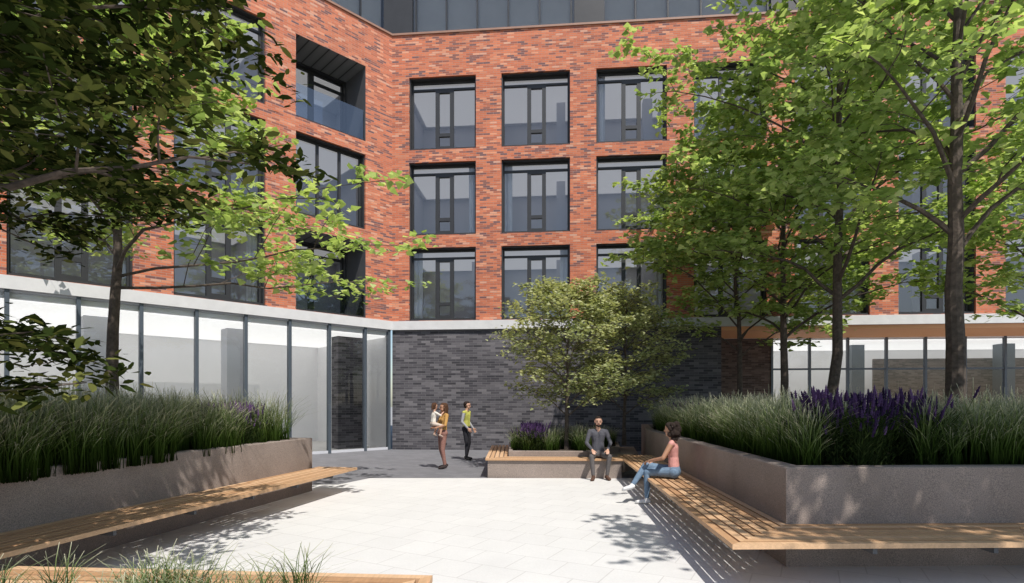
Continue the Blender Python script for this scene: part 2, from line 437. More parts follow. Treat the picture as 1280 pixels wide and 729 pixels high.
# ------------------------------------------------------------------ planters & benches
def off_line(pts, d, closed=False):
    n = len(pts); out = []
    def nrm(a, b):
        dx, dy = b[0]-a[0], b[1]-a[1]; L = math.hypot(dx, dy); return (-dy/L, dx/L)
    for i in range(n):
        if closed: n1 = nrm(pts[i-1], pts[i]); n2 = nrm(pts[i], pts[(i+1) % n])
        else:
            n1 = nrm(pts[i-1], pts[i]) if i > 0 else nrm(pts[0], pts[1])
            n2 = nrm(pts[i], pts[i+1]) if i < n-1 else n1
        k = 1+n1[0]*n2[0]+n1[1]*n2[1]
        out.append((pts[i][0]+d*(n1[0]+n2[0])/k, pts[i][1]+d*(n1[1]+n2[1])/k))
    return out

def ccw(poly):
    a = sum(poly[i-1][0]*poly[i][1]-poly[i][0]*poly[i-1][1] for i in range(len(poly)))
    return poly if a > 0 else poly[::-1]

def planter(mb, poly, z0, h, th, soil):
    poly = ccw(poly)
    inn = off_line(poly, th, True); n = len(poly); c = .012
    o2 = off_line(poly, c, True); i2 = off_line(poly, th-c, True)
    for i in range(n):
        j = (i+1) % n
        def q(A, za, B, zb):
            mb.quad((A[i][0],A[i][1],za),(A[j][0],A[j][1],za),(B[j][0],B[j][1],zb),(B[i][0],B[i][1],zb), 0)
        q(poly, z0, poly, h-c); q(poly, h-c, o2, h); q(o2, h, i2, h); q(i2, h, inn, h-c); q(inn, h-c, inn, soil-.1)
    mb.poly([(p[0],p[1],soil) for p in inn], 1)

def slats(name, line, d0, side, n=8, w=.078, gap=.026, top=.45, th=.045, parent=None, brackets=True):
    mb = MB([M_wood, M_dark])
    for i in range(n):
        a = d0+i*(w+gap); A = off_line(line, side*a); B = off_line(line, side*(a+w))
        L = []
        for k in range(len(line)):
            L.append(((A[k][0],A[k][1]), (B[k][0],B[k][1])))
        for k in range(len(line)-1):
            p, q = np.array(L[k]), np.array(L[k+1])
            ln = np.linalg.norm(q[0]-p[0]); m = max(1, int(round(ln/2.4)))
            for s in range(m):
                f0, f1 = s/m, (s+1)/m
                if s > 0: f0 += .002/ln
                if s < m-1: f1 -= .002/ln
                p0 = p[0]+(q[0]-p[0])*f0; p1 = p[0]+(q[0]-p[0])*f1; p2 = p[1]+(q[1]-p[1])*f1; p3 = p[1]+(q[1]-p[1])*f0
                mb.prism([tuple(p0), tuple(p1), tuple(p2), tuple(p3)], top-th, top, 0)
    if brackets:
        W = n*(w+gap)
        for k in range(len(line)-1):
            p, q = np.array(line[k]), np.array(line[k+1]); ln = np.linalg.norm(q-p); u = (q-p)/ln; nn = np.array([-u[1], u[0]])*side
            m = int(ln/1.1)
            for s in range(m):
                c = p+u*(.4+s*1.1)
                pts = [c-u*.02, c+u*.02, c+u*.02+nn*(W-.06), c-u*.02+nn*(W-.06)]
                mb.prism([tuple(x) for x in pts], top-th-.06, top-th-.002, 1)
    return mb.obj(name, parent)

HP = 1.03
e = empty("planter_bench")
m = MB([M_conc, M_soil])
LA, LB = (-5.49, 2.2), (-3.84, 10.76)
LP = [LA, LB, (-8.2, 11.3), (-13.5, 6.0), (-13.5, 2.2)]
planter(m, LP, 0, HP, .2, .94); m.obj("concrete_wall", e)
slats("timber_seat", [LA, (-3.80, 11.0)], .01, -1, parent=e)

e = empty("planter_bench")
m = MB([M_conc, M_soil])
RP0, RP1 = (2.81, 5.74), (3.43, 14.3)
RP = [RP0, (12.5, 5.98), (14.5, 17.6), (4.2, 18.2), RP1]
planter(m, RP, 0, HP, .2, .94); m.obj("concrete_wall", e)
slats("timber_seat", [(3.375, 13.5), RP0, (12.5, 5.98)], .01, -1, parent=e)

e = empty("planter_bench")
m = MB([M_conc, M_soil])
CP = [(-.6, 12.64), (2.5, 12.5), (2.6, 13.5), (3.3, 14.4), (3.7, 16.8), (-.6, 16.8)]
CPb = off_line(CP, .05, True)
m.prism(CPb, 0, .40, 0)
CPi = off_line(CP, .52, True)
planter(m, CPi, .40, .58, .1, .54); m.obj("concrete_wall", e)
slats("timber_seat", [(-.6, 16.75), (-.6, 12.64), (2.5, 12.5)], .0, 1, n=5, parent=e, brackets=False)

e = empty("planter_bench")
m = MB([M_conc, M_soil])
FP = [(-3.75, 1.9), (-.57, 1.9), (-.57, 4.02), (-3.75, 4.25)]
m.prism(off_line(FP, .05, True), 0, .40, 0)
planter(m, off_line(FP, .5, True), .40, .50, .08, .46); m.obj("concrete_wall", e)
slats("timber_seat", [(-.57, 1.95), (-.57, 4.02), (-3.75, 4.25)], .0, 1, n=4, parent=e, brackets=False)

# ------------------------------------------------------------------ vegetation
def grass(name, pts, hmin, hmax, nb, z, seed, wid=.0048, lean=.35):
    rng = np.random.default_rng(seed); pts = np.asarray(pts); T = len(pts)
    N = T*nb
    base = np.repeat(pts, nb, 0)+rng.normal(0, .045, (N, 2))
    tuft = np.repeat(rng.uniform(.75, 1.15, T), nb)
    h = rng.uniform(hmin, hmax, N)*tuft; az = rng.uniform(0, 2*np.pi, N); L = np.abs(rng.normal(lean, .2, N))*h
    ts = np.array([0, .35, .7, 1.]); K = len(ts)
    ca, sa = np.cos(az), np.sin(az); wa = az+rng.uniform(-.8, .8, N)+np.pi/2
    V = np.zeros((N, K, 2, 3)); 
    for k, t in enumerate(ts):
        cx = base[:,0]+ca*L*(t**2); cy = base[:,1]+sa*L*(t**2); cz = z+h*(t-.12*t**3)-L*.25*t**3
        wd = wid*(1-.7*t)+.0008
        V[:,k,0,0] = cx-np.cos(wa)*wd; V[:,k,0,1] = cy-np.sin(wa)*wd; V[:,k,0,2] = cz
        V[:,k,1,0] = cx+np.cos(wa)*wd; V[:,k,1,1] = cy+np.sin(wa)*wd; V[:,k,1,2] = cz
    idx = (np.arange(N)*K*2)[:,None]
    F = []
    for k in range(K-1):
        F.append(idx+np.array([2*k, 2*k+1, 2*k+3, 2*k+2])[None,:])
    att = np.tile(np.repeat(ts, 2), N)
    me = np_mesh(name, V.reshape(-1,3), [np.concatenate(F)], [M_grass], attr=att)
    return link(bpy.data.objects.new(name, me))

def inside(poly, p):
    c = False; n = len(poly)
    for i in range(n):
        a, b = poly[i], poly[i-1]
        if (a[1] > p[1]) != (b[1] > p[1]) and p[0] < (b[0]-a[0])*(p[1]-a[1])/(b[1]-a[1])+a[0]: c = not c
    return c
def scatter(poly, n, rng, excl=()):
    xs = [p[0] for p in poly]; ys = [p[1] for p in poly]; out = []; tries = 0
    while len(out) < n and tries < n*60:
        tries += 1
        p = (rng.uniform(min(xs), max(xs)), rng.uniform(min(ys), max(ys)))
        if not inside(poly, p): continue
        if any(math.hypot(p[0]-e_[0], p[1]-e_[1]) < e_[2] for e_ in excl): continue
        out.append(p)
    return out
rr = random.Random(3)
LPi = off_line(ccw(LP), .3, True); RPi = off_line(ccw(RP), .3, True)
lavL = [(-4.75, 9.4, .5)]
lavR = [(3.85, 6.55, .6), (4.65, 6.55, .4), (4.15, 12.6, .5)]
fr_l = [(-5.1, 2.5), (-4.1, 10.4), (-6.4, 10.8), (-7.6, 2.5)]
ptsL = scatter(fr_l, 640, rr, lavL) + scatter(LPi, 300, rr, lavL)
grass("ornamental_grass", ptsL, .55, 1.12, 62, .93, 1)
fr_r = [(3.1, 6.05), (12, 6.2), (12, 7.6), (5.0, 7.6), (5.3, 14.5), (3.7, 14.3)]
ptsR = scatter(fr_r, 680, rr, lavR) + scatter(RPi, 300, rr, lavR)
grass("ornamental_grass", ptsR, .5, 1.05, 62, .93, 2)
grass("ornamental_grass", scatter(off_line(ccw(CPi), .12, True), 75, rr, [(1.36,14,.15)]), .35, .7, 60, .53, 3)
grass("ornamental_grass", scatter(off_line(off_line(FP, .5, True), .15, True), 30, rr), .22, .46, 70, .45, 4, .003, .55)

def lavender(name, pts, z, h, seed, spikes=12):
    rng = np.random.default_rng(seed); pts = np.asarray(pts); T = len(pts); N = T*spikes
    base = np.repeat(pts, spikes, 0)+rng.normal(0, .03, (N, 2)); az = rng.uniform(0, 2*np.pi, N)
    hh = rng.uniform(.55, 1.12, N)*h; L = rng.uniform(0, .45, N)*hh
    top = np.stack([base[:,0]+np.cos(az)*L, base[:,1]+np.sin(az)*L, z+hh], 1)
    b3 = np.stack([base[:,0], base[:,1], np.full(N, z)], 1)
    ax = top-b3; ax /= np.linalg.norm(ax, axis=1)[:,None]
    sx = np.cross(ax, np.array([0.3,.9,.1])); sx /= np.linalg.norm(sx, axis=1)[:,None]; sy = np.cross(ax, sx)
    V, F, MI = [], [], []; n0 = 0
    sw = .0025
    st = np.stack([b3+sx*sw, b3-sx*.5*sw+sy*sw, b3-sx*.5*sw-sy*sw, top+sx*sw, top-sx*.5*sw+sy*sw, top-sx*.5*sw-sy*sw], 1)
    V.append(st.reshape(-1,3)); i = (np.arange(N)*6)[:,None]
    for q in ((0,1,4,3),(1,2,5,4),(2,0,3,5)): F.append(i+np.array(q)); MI.append(np.zeros(N, int))
    n0 += N*6
    sl = rng.uniform(.09, .17, N)[:,None]
    prof = [(0,.003),(.12,.015),(.22,.008),(.35,.017),(.45,.009),(.6,.015),(.7,.008),(.82,.01),(1,.001)]
    rings = []
    for a, r_ in prof:
        c = top+ax*sl*(a-.1)
        rings += [c+sx*r_, c+sy*r_, c-sx*r_, c-sy*r_]
    sp = np.stack(rings, 1); m_ = sp.shape[1]; V.append(sp.reshape(-1,3)); i = (n0+np.arange(N)*m_)[:,None]
    for k in range(len(prof)-1):
        for s in range(4):
            F.append(i+np.array([4*k+s, 4*k+(s+1)%4, 4*k+4+(s+1)%4, 4*k+4+s])); MI.append(np.ones(N, int))
    n0 += N*m_
    NL = T*110
    lb_ = np.repeat(pts, 110, 0)+rng.normal(0, .05, (NL, 2)); la = rng.uniform(0, 2*np.pi, NL); lz = z+rng.uniform(0, .8, NL)*h
    ll = rng.uniform(.06, .12, NL); d = np.stack([np.cos(la), np.sin(la), rng.uniform(.3, 1.2, NL)], 1); s = np.stack([-np.sin(la), np.cos(la), np.zeros(NL)], 1)*.008
    p = np.stack([lb_[:,0]+np.cos(la)*(lz-z)*.35, lb_[:,1]+np.sin(la)*(lz-z)*.35, lz], 1)
    q = np.stack([p-s*.4, p+d*ll[:,None]*.5-s, p+d*ll[:,None], p+d*ll[:,None]*.5+s], 1)
    V.append(q.reshape(-1,3)); F.append((n0+np.arange(NL)*4)[:,None]+np.array([0,1,2,3])); MI.append(np.zeros(NL, int))
    me = np_mesh(name, np.concatenate(V), [np.concatenate(F)], [M_lavleaf, M_lav], np.concatenate(MI))
    return link(bpy.data.objects.new(name, me))
def disc(cx, cy, r, n):
    o = []
    while len(o) < n:
        x, y = rr.uniform(-r, r), rr.uniform(-r, r)
        if x*x+y*y < r*r: o.append((cx+x, cy+y))
    return o
lavender("lavender_plant", disc(-4.75, 9.4, .5, 26), .93, .62, 11)
lavender("lavender_plant", disc(3.8, 6.45, .5, 40)+disc(4.55, 6.5, .42, 26), .93, .74, 12, 7)
lavender("lavender_plant", disc(4.2, 12.6, .5, 26), .93, .64, 13)
lavender("lavender_plant", disc(.45, 13.7, .42, 24), .53, .55, 14)

def tube(pts, rad, ns, V, F, n0):
    pts = np.asarray(pts, float); k = len(pts)
    tg = np.gradient(pts, axis=0); tg /= (np.linalg.norm(tg, axis=1)[:,None]+1e-9)
    ref = np.array([.31, .17, .93]) if abs(tg[0][2]) < .9 else np.array([.95, .2, .1])
    a = np.cross(tg, ref); a /= (np.linalg.norm(a, axis=1)[:,None]+1e-9); b_ = np.cross(tg, a)
    th = np.arange(ns)*2*np.pi/ns
    ring = pts[:,None,:]+np.asarray(rad)[:,None,None]*(np.cos(th)[None,:,None]*a[:,None,:]+np.sin(th)[None,:,None]*b_[:,None,:])
    V.append(ring.reshape(-1,3))
    i = np.arange(k-1)[:,None]*ns+np.arange(ns)[None,:]; j = np.arange(k-1)[:,None]*ns+(np.arange(ns)[None,:]+1) % ns
    F.append((n0+np.stack([i, j, j+ns, i+ns], 2)).reshape(-1,4)); return n0+k*ns

def tree(name, loc, seed, H, tr, cb, cr, nl, leaf, per_twig, mleaf, prof=None, elev=(50, 8), nsub=6, ntw=5, near=False,
         extra=(), lean=(0,0), twl=(.35,.7), zs=.05):
    rng = random.Random(seed); nr = np.random.default_rng(seed)
    if prof is None: prof = lambda s: (.75+.5*s if s < .4 else .95)*(1-max(0, s-.4)**1.6*1.5)
    V, F = [], []; n0 = 0; tw = []
    K = 12; tp = []; x = y = 0.
    for i in range(K+1):
        s = i/K; tp.append((x+lean[0]*s*s, y+lean[1]*s*s, H*s)); x += rng.gauss(0, .035)*H/10; y += rng.gauss(0, .035)*H/10
    tp = np.array(tp); rad = tr*(1-.9*np.linspace(0,1,K+1)**1.1); rad[0] *= 1.25
    n0 = tube(tp, rad, 10, V, F, n0)
    def tat(z):
        s = z/H*K; i = min(K-1, int(s)); f = s-i; return tp[i]*(1-f)+tp[i+1]*f, rad[i]*(1-f)+rad[i+1]*f
    def branch(p, az, L, e0, e1, n, wob):
        pts = [np.array(p)]; a = az
        for i in range(n):
            e = R(e0+(e1-e0)*(i/(n-1) if n > 1 else 0))+rng.gauss(0, .08); a += rng.gauss(0, wob)
            pts.append(pts[-1]+L/n*np.array([math.cos(a)*math.cos(e), math.sin(a)*math.cos(e), math.sin(e)]))
        return np.array(pts), a
    def do_limb(P, az, L, e0, e1, r0):
        nonlocal n0
        pts, a2 = branch(P, az, L, e0, e1, 7, .14)
        n0 = tube(pts, np.linspace(r0, .006, 8), 6, V, F, n0)
        tw.append((pts[-2], pts[-1]))
        for j in range(nsub):
            s = .22+.75*(j+rng.random())/nsub; fi = s*7; i = min(6, int(fi)); q = pts[i]*(1-fi+i)+pts[i+1]*(fi-i)
            sg = 1 if j % 2 else -1
            L2 = L*(.5-.25*s)*rng.uniform(.75, 1.2)+.2
            sp, _ = branch(q, az+sg*rng.uniform(.5, 1.25), L2, rng.uniform(5, 35), rng.uniform(-12, 10), 4, .2)
            n0 = tube(sp, np.linspace(max(.008, r0*.35*(1-s*.5)), .004, 5), 4, V, F, n0)
            for k in range(ntw):
                fk = (.25+.75*(k+rng.random())/ntw)*4; i = min(3, int(fk)); q2 = sp[i]*(1-fk+i)+sp[i+1]*(fk-i)
                a3 = rng.uniform(0, 2*math.pi); e3 = R(rng.uniform(-25, 25)); l3 = rng.uniform(*twl)
                q3 = q2+l3*np.array([math.cos(a3)*math.cos(e3), math.sin(a3)*math.cos(e3), math.sin(e3)])
                n0 = tube([q2, q3], [.004, .002], 3, V, F, n0); tw.append((q2, q3))
    for i in range(nl):
        s = (i+rng.random()*.8)/nl; z = cb+(H*.97-cb)*s; P, rt = tat(z)
        az = i*2.39996+rng.gauss(0, .3)
        L = cr*prof(s)*rng.uniform(.78, 1.15)
        do_limb(P, az, max(L, .4), elev[0]+20*s, elev[1]+15*s, max(.012, rt*.45))
    for (z, az, L, e0, e1) in extra:
        P, rt = tat(z); do_limb(P, az, L, e0, e1, rt*.35)
    A = np.array([t[0] for t in tw]); B = np.array([t[1] for t in tw])
    N = len(tw)*per_twig; nbv = n0
    ii = np.repeat(np.arange(len(tw)), per_twig); f = nr.uniform(0, 1.1, N)[:,None]
    c = A[ii]*(1-f)+B[ii]*f+nr.normal(0, 1, (N, 3))*np.array([.1, .1, zs])*(1 if leaf > .07 else .7)
    nz = nr.normal(0, .42, (N, 3)); nz[:,2] = 1; nz /= np.linalg.norm(nz, axis=1)[:,None]
    hd = nr.uniform(0, 2*np.pi, N); d = np.stack([np.cos(hd), np.sin(hd), np.full(N, -.25)], 1)
    d -= nz*(d*nz).sum(1)[:,None]; d /= np.linalg.norm(d, axis=1)[:,None]; s_ = np.cross(nz, d)
    sz = (leaf*nr.uniform(.6, 1.25, N))[:,None]
    if near: tmpl = [(0,0,0),(.3,.2,.02),(.65,.19,.0),(1,0,-.06),(.65,-.19,.0),(.3,-.2,.02)]
    else: tmpl = [(0,0,0),(.28,.42,.05),(.6,.25,.0),(1,0,-.08),(.6,-.25,.0),(.28,-.42,.05)]
    q = np.stack([c+sz*(a_*d+b_*s_+c_*nz) for a_, b_, c_ in tmpl], 1)
    LF = (nbv+np.arange(N)*6)[:,None]+np.arange(6)
    VV = np.concatenate(V+[q.reshape(-1,3)]); FQ = np.concatenate(F)
    me = np_mesh(name, VV, [FQ, LF], [M_bark, mleaf], np.concatenate([np.zeros(len(FQ), int), np.ones(N, int)]))
    o = bpy.data.objects.new(name, me); o.location = loc; return link(o)

tree("maple_tree", (7.3, 9.2, .93), 21, 10.5, .15, 3.0, 4.2, 26, .16, 19, M_leafR)
tree("maple_tree", (7.4, 13.0, .93), 22, 11.5, .13, 2.9, 5.0, 26, .18, 17, M_leafR, elev=(42, 4))
tree("maple_tree", (7.5, 15.6, .93), 23, 8.6, .12, 2.4, 4.6, 24, .18, 17, M_leafR, elev=(38, 2))
tree("maple_tree", (7.0, 17.2, .93), 24, 7.2, .10, 2.1, 4.6, 22, .18, 17, M_leafR, lean=(-.5,-.3), elev=(38, 2))
tree("maple_tree", (13.2, 13.5, .93), 25, 7.0, .11, 2.0, 3.4, 18, .18, 13, M_leafR)
tree("maple_tree", (7.0, 2.4, .93), 26, 7.2, .15, 3.2, 4.2, 22, .15, 15, M_leafR)
tree("maple_tree", (-7.0, 9.8, .93), 31, 8.0, .11, 3.0, 4.2, 18, .16, 16, M_leafR, prof=lambda s: 1.0-.75*s, elev=(24, -2),
     extra=[(3.0, -.1, 4.6, 14, -3), (2.8, .25, 4.4, 10, -4)])
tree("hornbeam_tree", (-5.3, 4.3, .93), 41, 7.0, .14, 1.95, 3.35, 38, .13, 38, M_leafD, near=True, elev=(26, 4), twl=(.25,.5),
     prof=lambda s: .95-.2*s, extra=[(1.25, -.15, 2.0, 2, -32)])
tree("serviceberry_tree", (1.36, 14.0, .53), 51, 3.9, .055, .75, 1.75, 28, .10, 15, M_leafC, elev=(42, 15), twl=(.15,.35), nsub=6, ntw=4,
     prof=lambda s: .8+.35*s if s < .45 else 1.0-(s-.45)*1.0)
tree("serviceberry_tree", (3.1, 15.5, .53), 52, 3.9, .055, .8, 1.75, 26, .10, 15, M_leafC, elev=(42, 15), twl=(.15,.35), nsub=6, ntw=4,
     prof=lambda s: .8+.35*s if s < .45 else 1.0-(s-.45)*1.0)

# ------------------------------------------------------------------ people
def cap_mesh(p0, r0, p1, r1, ns=12):
    p0, p1 = np.array(p0, float), np.array(p1, float); ax = p1-p0; L = np.linalg.norm(ax)
    ax = ax/L if L > 1e-6 else np.array([0,0,1.])
    ref = np.array([1.,0,0]) if abs(ax[0]) < .8 else np.array([0,1.,0])
    a = np.cross(ax, ref); a /= np.linalg.norm(a); b_ = np.cross(ax, a)
    rows = [(p0, r0, -90), (p0, r0, -60), (p0, r0, -30), (p0, r0, 0), (p1, r1, 0), (p1, r1, 30), (p1, r1, 60), (p1, r1, 90)]
    V = []; th = np.arange(ns)*2*np.pi/ns
    for c, r_, ph in rows:
        ph = R(ph); rc = max(r_*math.cos(ph), 1e-5); cc = c+ax*r_*math.sin(ph)
        V.append(cc[None]+rc*(np.cos(th)[:,None]*a+np.sin(th)[:,None]*b_))
    V = np.concatenate(V); F = []
    for k in range(len(rows)-1):
        for s in range(ns): F.append((k*ns+s, k*ns+(s+1) % ns, (k+1)*ns+(s+1) % ns, (k+1)*ns+s))
    F.append(tuple(range(ns-1, -1, -1))); F.append(tuple((len(rows)-1)*ns+s for s in range(ns)))
    return V, F
class Fig:
    def __init__(s, mats): s.p = []; s.mats = mats
    def c(s, p0, r0, p1, r1, m): s.p.append((np.array(p0, float), r0, np.array(p1, float), r1, m))
def U(v): v = np.array(v, float); return v/np.linalg.norm(v)
def hand(f, w, d, pn, thumb_side, m, k=1., curl=.5):
    d = U(d); pn = U(np.array(pn)-d*np.dot(pn, d)); sd_ = np.cross(d, pn)
    if np.dot(sd_, thumb_side) < 0: sd_ = -sd_
    w = np.array(w, float)
    for o, ln in ((.03,.074),(.010,.08),(-.010,.074),(-.028,.058)):
        kn = w+d*.085*k+sd_*o*k
        f.c(w+sd_*o*.5*k, .014*k, kn, .0125*k, m)
        d1 = U(d+pn*curl*.7); m1 = kn+d1*ln*.52*k
        f.c(kn, .0105*k, m1, .0095*k, m)
        d2 = U(d+pn*curl*2.0); f.c(m1, .0095*k, m1+d2*ln*.45*k, .008*k, m)
    t0 = w+d*.02*k+sd_*.022*k; t1 = w+d*.055*k+sd_*.055*k+pn*.012*k; t2 = t1+U(d+sd_*.35+pn*.3)*.035*k
    f.c(t0, .014*k, t1, .012*k, m); f.c(t1, .012*k, t2, .0095*k, m)
def head(f, c, fw, up, sk, hr, ey, lp, hair='short', k=1., beard=False):
    c = np.array(c, float); fw = U(fw); up = U(np.array(up)-fw*np.dot(up, fw)); rt = np.cross(fw, up)
    P = lambda a, b_, g_: c+(rt*a+fw*b_+up*g_)*k
    f.c(P(0,-.025,.035), .080*k, P(0,.018,.035), .074*k, sk)
    f.c(P(0,.02,.0), .066*k, P(0,.048,-.078), .032*k, sk)
    f.c(P(-.026,.034,-.045), .036*k, P(.026,.034,-.045), .036*k, sk)
    f.c(P(0,.086,.012), .009*k, P(0,.100,-.022), .0125*k, sk)
    for s in (-1, 1):
        f.c(P(s*.028,.083,.012), .0085*k, P(s*.033,.081,.012), .0085*k, ey)
        f.c(P(s*.018,.090,.032), .005*k, P(s*.042,.080,.034), .005*k, hr)
        f.c(P(s*.080,-.005,.015), .013*k, P(s*.076,0,-.018), .01*k, sk)
    f.c(P(-.016,.080,-.048), .007*k, P(.016,.080,-.048), .007*k, lp)
    if beard:
        f.c(P(-.052,.02,-.05), .026*k, P(0,.058,-.088), .03*k, hr); f.c(P(.052,.02,-.05), .026*k, P(0,.058,-.088), .03*k, hr)
        f.c(P(-.02,.088,-.036), .006*k, P(.02,.088,-.036), .006*k, hr)
    f.c(P(0,-.035,.05), .086*k, P(0,.012,.07), .066*k, hr)
    f.c(P(0,-.042,.03), .08*k, P(0,-.05,-.03), .055*k, hr)
    if hair == 'long':
        f.c(P(0,-.055,.0), .075*k, P(0,-.07,-.17), .05*k, hr)
        for s in (-1,1): f.c(P(s*.055,-.02,.04), .042*k, P(s*.065,-.03,-.14), .028*k, hr)
    if hair == 'pony':
        f.c(P(0,-.11,.04), .035*k, P(0,-.13,-.1), .025*k, hr)
    if hair == 'curly':
        rg = random.Random(7)
        for i in range(46):
            a = rg.uniform(0, 2*math.pi); z_ = rg.uniform(-.15, .12)
            rad = .115*math.sqrt(max(.1, 1-(z_/.19)**2)); x_, y_ = math.cos(a)*rad, math.sin(a)*rad-.03
            if y_ > .02 and z_ < .085: continue
            f.c(P(x_*.9, y_, z_), .034*k, P(x_, y_-.008, z_-.02), .028*k, hr)
        f.c(P(0,-.06,.03), .1*k, P(0,-.07,-.08), .08*k, hr)
def body(f, J, M, k=1., fem=False):
    g = {a: np.array(v, float) for a, v in J.items()}
    sv = U(g['shR']-g['shL']); hv = U(g['hipR']-g['hipL']); pel = (g['hipL']+g['hipR'])/2; nk = g['neck']
    wst = pel*.52+nk*.48; ch = pel*.22+nk*.78; up = U(nk-pel); fwd = np.cross(up, sv)
    a = .9 if fem else 1.
    f.c(g['hipL'], .105*k, g['hipR'], .105*k, M['leg'])
    f.c(pel-hv*.06*k+up*.03*k, .1*k, pel+hv*.06*k+up*.03*k, .1*k, M['leg'])
    for s in (-1, 1):
        f.c(pel+hv*s*.055*k+up*.1*k, .095*k*a, wst+sv*s*.05*k*a, .085*k*a, M['top'])
        f.c(wst+sv*s*.05*k*a, .085*k*a, ch+sv*s*.078*k*a, .094*k*a, M['top'])
        if fem: f.c(ch+sv*s*.065*k+fwd*.055*k-up*.06*k, .055*k, ch+sv*s*.065*k+fwd*.045*k-up*.03*k, .05*k, M['top'])
    for nm in ('L', 'R'):
        sh = g['sh'+nm]; el = g['el'+nm]; wr = g['wr'+nm]
        f.c(ch+(sh-ch)*.35, .08*k*a, sh, .056*k*a, M['top'])
        f.c(nk-up*.03*k, .045*k*a, sh+(nk-sh)*.25, .048*k*a, M['top'])
        if M['uarm'] != M['top']: f.c(sh+(el-sh)*.12, .052*k*a, el, .04*k*a, M['uarm'])
        else: f.c(sh, .057*k*a, el, .043*k*a, M['uarm'])
        cf = .003 if M['farm'] != M['skin'] else -.002
        f.c(el, (.040+cf)*k*a, wr+(el-wr)*.12, (.028+cf)*k*a, M['farm'])
        f.c(wr+(el-wr)*.12, .025*k*a, wr, .023*k*a, M['skin'])
        hp = g['hip'+nm]; kn = g['kn'+nm]; an = g['an'+nm]; toe = g['toe'+nm]
        f.c(hp, .092*k, kn, .06*k, M['leg'])
        cal = kn*.65+an*.35
        bare = M.get('calf', M['leg'])
        f.c(kn, .058*k, cal, .054*k, bare); f.c(cal, .054*k, an+(kn-an)*.1, .042*k, bare)
        f.c(an+(kn-an)*.1, .034*k, an, .032*k, M.get('ankle', M['skin']))
        td = U(toe-an); sdv = U(np.cross(td, U(kn-an)))
        f.c(an-U(kn-an)*.035*k-td*.03*k, .04*k, toe+sdv*.012*k, .03*k, M['shoe'])
        f.c(an-U(kn-an)*.035*k, .042*k, toe-sdv*.014*k-td*.02*k, .03*k, M['shoe'])
        f.c(an, .04*k, an-U(kn-an)*.03*k, .042*k, M['shoe'])
    f.c(nk-up*.02*k, .054*k*a, g['head']-up*.05*k, .05*k*a, M['skin'])
def bake(name, f, parent, loc, yaw, vox=.008, k=1.):
    V, F, n = [], [], 0
    for p0, r0, p1, r1, m_ in f.p:
        v, fc = cap_mesh(p0, r0, p1, r1); V.append(v); F += [tuple(i+n for i in q) for q in fc]; n += len(v)
    V = np.concatenate(V); me = bpy.data.meshes.new(name); me.from_pydata(V.tolist(), [], F); me.update()
    o = bpy.data.objects.new(name+"_tmp", me); COL.objects.link(o)
    md = o.modifiers.new("r", 'REMESH'); md.mode = 'VOXEL'; md.voxel_size = vox; md.use_smooth_shade = True
    sm = o.modifiers.new("s", 'SMOOTH'); sm.factor = .5; sm.iterations = 2
    dg = bpy.context.evaluated_depsgraph_get(); dg.update()
    m2 = bpy.data.meshes.new_from_object(o.evaluated_get(dg)); bpy.data.objects.remove(o)
    nf = len(m2.polygons); c = np.zeros(nf*3, dtype=np.float32); m2.polygons.foreach_get("center", c); c = c.reshape(-1,3).astype(float)
    best = np.full(nf, 1e9); mi = np.zeros(nf, int)
    for p0, r0, p1, r1, m_ in f.p:
        ax = p1-p0; L2 = max(np.dot(ax, ax), 1e-9); t = np.clip(((c-p0)@ax)/L2, 0, 1)
        d = np.linalg.norm(c-(p0+t[:,None]*ax), axis=1)-(r0+(r1-r0)*t)
        k_ = d < best; best[k_] = d[k_]; mi[k_] = m_
    m2.materials.clear()
    for mt in f.mats: m2.materials.append(mt)
    m2.polygons.foreach_set("material_index", mi.astype(np.int32)); m2.polygons.foreach_set("use_smooth", np.ones(nf, bool)); m2.update()
    m2.name = name
    ob = bpy.data.objects.new(name, m2); ob.location = loc; ob.rotation_euler = (0,0,yaw); link(ob, parent); return ob

def cloth(n, c, v=.15): return mat_simple(n, c, .9, v, 25, 0, .3, .2)
M_skin = mat_simple("skin_light", (.52,.3,.21), .55, .05, 10, 0, .05)
M_skin2 = mat_simple("skin_tan", (.4,.21,.13), .55, .05, 10, 0, .05)
M_hairb = cloth("hair_brown", (.07,.035,.02)); M_haird = cloth("hair_dark", (.025,.017,.014))
M_eye = mat_simple("eye_dark", (.03,.02,.02), .3); M_lip = mat_simple("lips", (.4,.12,.1), .5)
M_white = cloth("shoe_white", (.7,.7,.7), .05)

# seated man
f = Fig([M_skin, M_haird, M_eye, M_lip, cloth("charcoal_sweater", (.085,.085,.1)), cloth("grey_trousers", (.12,.11,.11)), cloth("brown_shoes", (.09,.05,.035))])
J = dict(hipL=(-.09,0,.55), hipR=(.09,0,.55), neck=(0,.03,1.11), head=(0,.06,1.255), shL=(-.185,.03,1.055), shR=(.185,.03,1.055),
         elL=(-.27,.10,.80), elR=(.27,.10,.80), wrL=(-.16,.36,.66), wrR=(.17,.34,.655),
         knL=(-.19,.42,.52), knR=(.20,.43,.52), anL=(-.14,.40,.095), anR=(.17,.46,.095), toeL=(-.17,.56,.035), toeR=(.22,.62,.035))
body(f, J, dict(skin=0, top=4, uarm=4, farm=4, leg=5, shoe=6))
head(f, (0,.065,1.275), (.05,1,-.05), (0,0,1), 0, 1, 2, 3, beard=True)
hand(f, (-.16,.36,.66), (.15,1,-.35), (0,-.2,-1), (1,0,0), 0, 1, .35); hand(f, (.17,.34,.655), (-.1,1,-.35), (0,-.2,-1), (-1,0,0), 0, 1, .35)
e = empty("seated_man", (1.95, 12.72, 0)); bake("body", f, e, (0,0,0), R(180))

